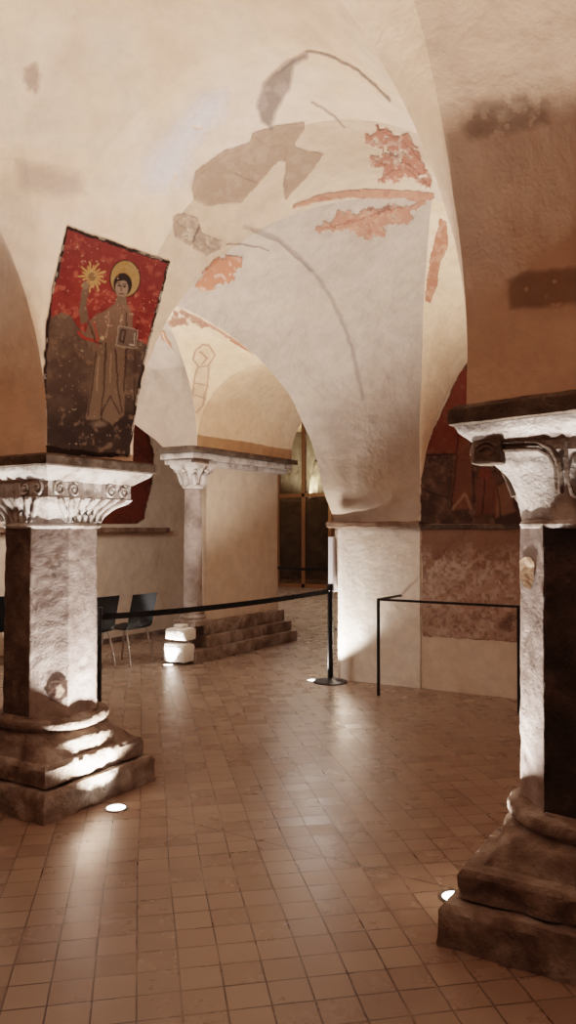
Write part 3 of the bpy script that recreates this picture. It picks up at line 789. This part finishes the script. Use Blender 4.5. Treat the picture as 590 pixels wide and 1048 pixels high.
patch('painted_rib', 'long terracotta red painted rib band pointing to the vault crown', [(298,211), (322,200), (354,194), (387,193), (419,194), (444,197), (446,203), (428,207), (412,203), (354,202), (322,207), (299,213)], (198,134,108), .8, 1, (180,112,90), .55, ns=6, step=.7)
patch('painted_foliage', 'red brown painted leaf spray above the red rib band', [(383,123), (389,130), (396,131), (404,137), (419,136), (424,146), (428,149), (434,168), (443,184), (441,192), (433,190), (425,186), (416,178), (410,186), (403,187), (396,184), (388,188), (386,184), (393,179), (392,170), (380,171), (377,163), (382,158), (390,160), (392,152), (383,150), (375,145), (374,136), (381,138), (387,134)],
      RED, .85, 1.2, (216,174,154), .52, [([(441,190), (425,172), (405,158), (388,150)], 2, (130,70,56), .8), ([(441,186), (428,158), (410,142), (384,128)], 1.6, (150,84,66), .8), ([(436,188), (414,170), (396,176), (390,186)], 1.6, (130,70,56), .7), ([(395,150), (400,160), (410,156)], 1.6, (120,74,60), .8), ([(384,165), (396,168)], 1.4, (150,84,66), .8)], ns=5, hole=.68, step=.7)
patch('painted_foliage', 'red brown painted leaf spray below the red rib band', [(322,234), (332,226), (338,228), (345,213), (352,217), (358,215), (366,220), (377,211), (388,214), (399,208), (414,212), (425,208), (436,204), (436,208), (424,214), (419,216), (424,224), (416,230), (409,229), (399,228), (394,232), (396,236), (393,244), (384,241), (377,246), (370,241), (364,239), (356,234), (348,237), (336,236), (325,238)],
      (190,126,102), .85, 1.2, (206,148,124), .5, [([(330,233), (360,226), (392,216), (430,206)], 1.8, (160,86,66), .8), ([(378,214), (390,210), (398,212), (388,217)], 4, (132,82,70), .8), ([(376,228), (380,240)], 1.4, (160,86,66), .7)], ns=5, hole=.76, step=.7)
patch('painted_rib', 'short vertical terracotta red painted band below the vault crown', [(451,222), (457,226), (459,252), (455,262), (451,266), (447,294), (441,310), (435,308), (440,265)], (188,112,86), .8, 1.2, (206,146,120), .52, ns=6, step=.7)
patch('painted_fragment', 'bright orange red painted patch beside the arch edge', [(199,292), (208,278), (222,263), (229,265), (228,260), (238,262), (249,262), (248,271), (239,276), (241,286), (231,290), (219,292), (219,298), (206,297)], (200,118,88), .85, 1, (218,170,148), .62, [([(220,283), (228,281)], 3, (214,176,156), .8)], ns=5, step=.7)
patch('painted_fragment', 'small scrolled red brown ornament at the arch edge', [(172,333), (178,316), (186,318), (200,326), (214,334), (208,336), (196,330), (186,334), (178,334)], (178,118,98), .75, 1.4, (206,164,140), .5, ns=4, hole=.66, step=.7)
strokes('painted_line', 'thin red painted border following the edge of the low arch', [([(186,318), (205,328), (225,339), (243,350), (258,360)], 3.2, (196,134,116), .65, 1.5), ([(236,348), (259,361)], 2, (190,104,80), .7, 1)], (180,312,264,366))
strokes('painted_line', 'short slanting orange painted stripe beside the saint fresco', [([(167,341), (175,360)], 6, (206,138,106), .8, 1.2), ([(167,341), (175,360)], 1, (230,200,180), .9, .8)], (160,336,182,366))
fig = [([(209,362), (206,380), (204,400), (200,420), (196,432)], 15, (200,166,138), .22, 6), ([(208,352), (201,358), (198,368), (204,376), (214,374), (220,362), (214,353), (208,352)], 1.6, (176,132,106), .6, 1.2), ([(205,360), (212,366), (207,372)], 1.5, (168,110,86), .7, 1.2),
       ([(202,376), (198,395), (196,412), (190,420), (192,432)], 1.6, (176,132,106), .6, 1.2), ([(214,376), (212,396), (208,415), (200,422)], 1.6, (176,132,106), .55, 1.2), ([(199,392), (212,394)], 1.4, (176,132,106), .5, 1.2), ([(200,405), (210,408)], 1.2, (176,132,106), .5, 1.2), ([(222,352), (228,360), (222,372)], 1.4, (190,150,124), .5, 1.2), ([(186,344), (200,350), (206,346)], 1.2, (160,116,92), .6, 1)]
strokes('figure_sketch', 'faint brown outline of a standing figure on the tan vault', fig, (180,338,234,438))
patch('plaster_fragment', 'rough patch of chipped plaster beside the arch above the saint fresco', [(176,220), (188,218), (203,223), (205,238), (228,246), (225,256), (212,262), (195,252), (178,243)], (176,144,122), .65, 1.6, (206,182,162), .5, [([(204,230), (197,246)], 2.6, (70,54,46), .85), ([(180,226), (190,234)], 1.2, (120,92,76), .6), ([(206,250), (218,256)], 1.2, (130,100,84), .6)], ns=4, hole=.72, step=.8)
patch('plaster_stain', 'small brown stain on the cream vault at upper left', [(25,70), (36,64), (41,78), (38,97), (29,92), (24,82)], (182,152,136), .55, 6, ns=5, hole=.7, cat='stain')
patch('plaster_stain', 'wide lilac grey stain above the saint fresco', [(18,165), (48,172), (80,178), (86,196), (60,202), (22,192)], (196,176,166), .4, 14, ns=8, hole=.75, cat='stain')
patch('plaster_stain', 'pale blue white wash mark spreading on the cream vault', [(150,165), (178,130), (210,95), (232,92), (226,118), (198,150), (182,190), (155,196), (146,182)], (232,232,238), .6, 24, ns=20, hole=.8, cat='stain')
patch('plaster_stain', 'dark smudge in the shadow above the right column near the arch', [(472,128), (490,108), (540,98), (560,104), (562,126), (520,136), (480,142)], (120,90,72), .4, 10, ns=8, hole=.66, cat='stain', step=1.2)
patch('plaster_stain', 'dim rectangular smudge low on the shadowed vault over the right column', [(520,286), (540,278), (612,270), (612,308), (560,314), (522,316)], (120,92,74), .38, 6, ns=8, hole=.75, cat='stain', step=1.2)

# --- wall frescoes (painted on the real wall planes)
a = Art(424, 368, 640, 536, .9); X, Y = a.X, a.Y
a.poly([(431,537), (431,490), (436,464), (444,440), (453,420), (464,396), (474,376), (500,340), (660,330), (660,537)], (74,54,44), 1, 1.5, setA=True)
a.poly([(434,465), (453,420), (474,376), (480,380), (478,465)], (118,60,42), 1, 2)
n1 = vnoise(X, Y, 20, 2); n2 = vnoise(X, Y, 6, 4)
a.over(np.clip((n1-.45)*3, 0, .6)*(Y > 465), (110,82,64)); a.over(np.clip((n2-.6)*5, 0, .5), (128,98,78)); a.over(np.clip((n1-.5)*3, 0, .5)*(Y < 465), (110,36,22))
a.line([(431,466), (478,465)], 2, (36,22,16), .8)
a.poly([(466,465), (478,440), (484,470), (482,520), (462,522), (464,495)], (116,72,50), .8, 3); a.line([(464,520), (476,505), (482,520)], 3, (150,118,92), .6)
a.poly([(487,492), (496,482), (508,490), (512,525), (488,528)], (112,64,46), .7, 3); a.ell(497, 484, 7, 6, (124,62,42), .7, 2)
a.poly([(508,500), (520,492), (528,524), (508,530)], (136,96,72), .7, 3)
for p in ([(470,440), (466,490), (462,520)], [(484,470), (486,520)], [(497,490), (494,525)], [(432,500), (460,510)], [(509,500), (514,530)]): a.line(p, 1.4, (40,24,18), .7)
a.A *= 1.0
drape('lunette_fresco', a, B_wall, 'dark red arched fresco with worn robed figures high on the far wall', .006)
a = Art(426, 536, 640, 668, .9); X, Y = a.X, a.Y
a.poly([(432,538), (660,538), (660,672), (530,657), (470,653), (433,651)], (176,148,132), 1, 1.5, setA=True)
n1 = vnoise(X, Y, 16, 12); n2 = vnoise(X, Y, 5, 14); n3 = vnoise(X, Y, 3, 15)
a.over(np.clip((n1-.4)*3, 0, .6), (160,124,106)); a.over(np.clip((588+(n1-.5)*50-Y)/28, 0, .8), (122,84,62)); a.over(np.clip((n2-.5)*4, 0, .5)*np.clip((Y-556)/22, 0, 1), (200,176,160)); a.over(np.clip((n3-.55)*6, 0, .6), (124,96,82))
a.ell(518, 640, 8, 6, (70,52,40), .6, 5); a.ell(524, 632, 5, 4, (70,52,40), .6, 4)
drape('wall_fresco', a, B_wall, 'mottled pinkish brown rectangular fresco behind the low metal barrier', .006)
a = Art(60, 400, 190, 536, 1.0); X, Y = a.X, a.Y
a.poly([(60,540), (60,400), (120,400), (150,440), (157,462), (156,490), (149,522), (147,530), (140,536)], (118,56,34), 1, 2, setA=True)
n1 = vnoise(X, Y, 14, 41); a.over(np.clip((n1-.5)*4, 0, .6), (80,36,24)); a.over(np.clip((n1-.62)*6, 0, .6), (150,96,66))
a.line([(150,445), (157,470), (152,512), (148,528)], 1.6, (60,30,20), .7)
drape('wall_fresco', a, B_left, 'dark red fresco remnant above the ledge on the left wall behind the column', .008)

# --- marks on the columns
def shaft_obj(root): return [c for c in bpy.data.objects if c.parent == root and c.name.startswith('shaft')]
bL = bvh_of(shaft_obj(colL)); bR = bvh_of(shaft_obj(colR))
a = Art(44, 688, 76, 722, .7); a.poly([(50,702), (54,695), (63,692), (70,697), (69,712), (62,718), (52,716), (48,710)], (62,40,30), .95, 1.4, setA=True)
a.poly([(58,703), (62,700), (66,706), (62,714), (57,712)], (160,136,116), .8, 2); drape('stain', a, bL, None, .007, colL)
a = Art(50, 566, 76, 606, .8); a.A = np.clip((vnoise(a.X, a.Y, 5, 6)-.5)*5, 0, .7)*np.clip(1.2-((a.X-63)/10)**2-((a.Y-586)/17)**2, 0, 1); a.C[:] = lin((84,66,54)); drape('stain', a, bL, None, .007, colL)
a = Art(528, 570, 556, 608, .7); a.poly([(534,574), (541,568), (549,576), (549,580), (536,584)], (226,196,168), .9, 2, setA=True); a.poly([(534,584), (540,580), (549,581), (549,594), (545,603), (538,600), (534,592)], (150,116,88), 1, 1.2, setA=True)
drape('worn_hole', a, bR, None, .007, colR)

# ------------------------------------------------------------------ lights
WARM = (1.0, .905, .835)
lights = []
def uplight(x, y, W, label=None, tilt=(0, 0), size=122, r=.05, col=WARM):
    if label:
        root = tag(empty('floor_uplight', (x, y, 0)), label, 'light')
        bm = bmesh.new(); tube(bm, [(0, 0, 0), (0, 0, .004)], .055, 32); bm_obj('lens', bm, 'lens', root)
        bm = bmesh.new()
        n = 40
        vs = [[bm.verts.new((math.cos(2*PI*k/n)*rr, math.sin(2*PI*k/n)*rr, z)) for k in range(n)] for rr, z in ((.054, .0), (.054, .006), (.07, .006), (.072, 0))]
        for i in range(3):
            for k in range(n): bm.faces.new((vs[i][k], vs[i][(k+1) % n], vs[i+1][(k+1) % n], vs[i+1][k]))
        bm_obj('trim_ring', bm, 'steel_ring', root)
    ld = bpy.data.lights.new('uplight', 'SPOT'); ld.energy = W; ld.spot_size = math.radians(size); ld.spot_blend = .45; ld.color = col; ld.shadow_soft_size = r
    lo = bpy.data.objects.new('uplight_lamp', ld); COL.objects.link(lo); lo.location = (x, y, .03)
    d = Vector((tilt[0], tilt[1], 1)); lo.rotation_euler = (-d).to_track_quat('Z', 'Y').to_euler()
    return lo
def area(loc, W, size, tgt, col=WARM):
    ld = bpy.data.lights.new('added_fill', 'AREA'); ld.energy = W; ld.size = size; ld.color = col
    o = bpy.data.objects.new('added_fill', ld); COL.objects.link(o); o.location = loc; o.rotation_euler = (Vector(loc)-Vector(tgt)).to_track_quat('Z', 'Y').to_euler()
uplight(.59, -.045, 300, 'round recessed uplight glowing in the floor beside left column plinth')
uplight(BX-.57, -.08, 320, 'recessed uplight half hidden behind right column plinth')
uplight(-2.25, 3.77, 210, 'small recessed uplight on floor before the white blocks of the pier', (.12, .25), 78)
uplight(-.33, 3.845, 230, 'recessed uplight shining beside the belt post base')
uplight(-.6, 0, 200)
uplight(BX+.6, -.05, 320); area((-2.3, 1.2, 3.0), 65, 1.2, (-4.15, 4.5, 1.0))  # uplight, then a soft area lamp added to lift the left wall
area((-4.5, 11, 4.7), 160, 3, (-4.5, 11, 0))  # unseen overhead lamp added to light the far room
uplight(-3.1, 11, 260); uplight(-5.0, 13.0, 300)  # two unseen uplights added to brighten the passage and door end
for x in (-8.6, -7.6):
    lo = uplight(x-.6, 18.5, 500, None, (0, .3), 140, .05, (1, .9, .78)); lo.location.z = 2.6
w = bpy.data.worlds.new('world'); sc.world = w; w.use_nodes = True
w.node_tree.nodes['Background'].inputs[0].default_value = (.5, .44, .42, 1); w.node_tree.nodes['Background'].inputs[1].default_value = .1
sc.cycles.use_denoising = True; sc.cycles.max_bounces = 10; sc.cycles.diffuse_bounces = 7; sc.cycles.sample_clamp_indirect = 6
sc.view_settings.view_transform = 'Filmic'; sc.view_settings.look = 'Medium High Contrast'; sc.view_settings.exposure = .28
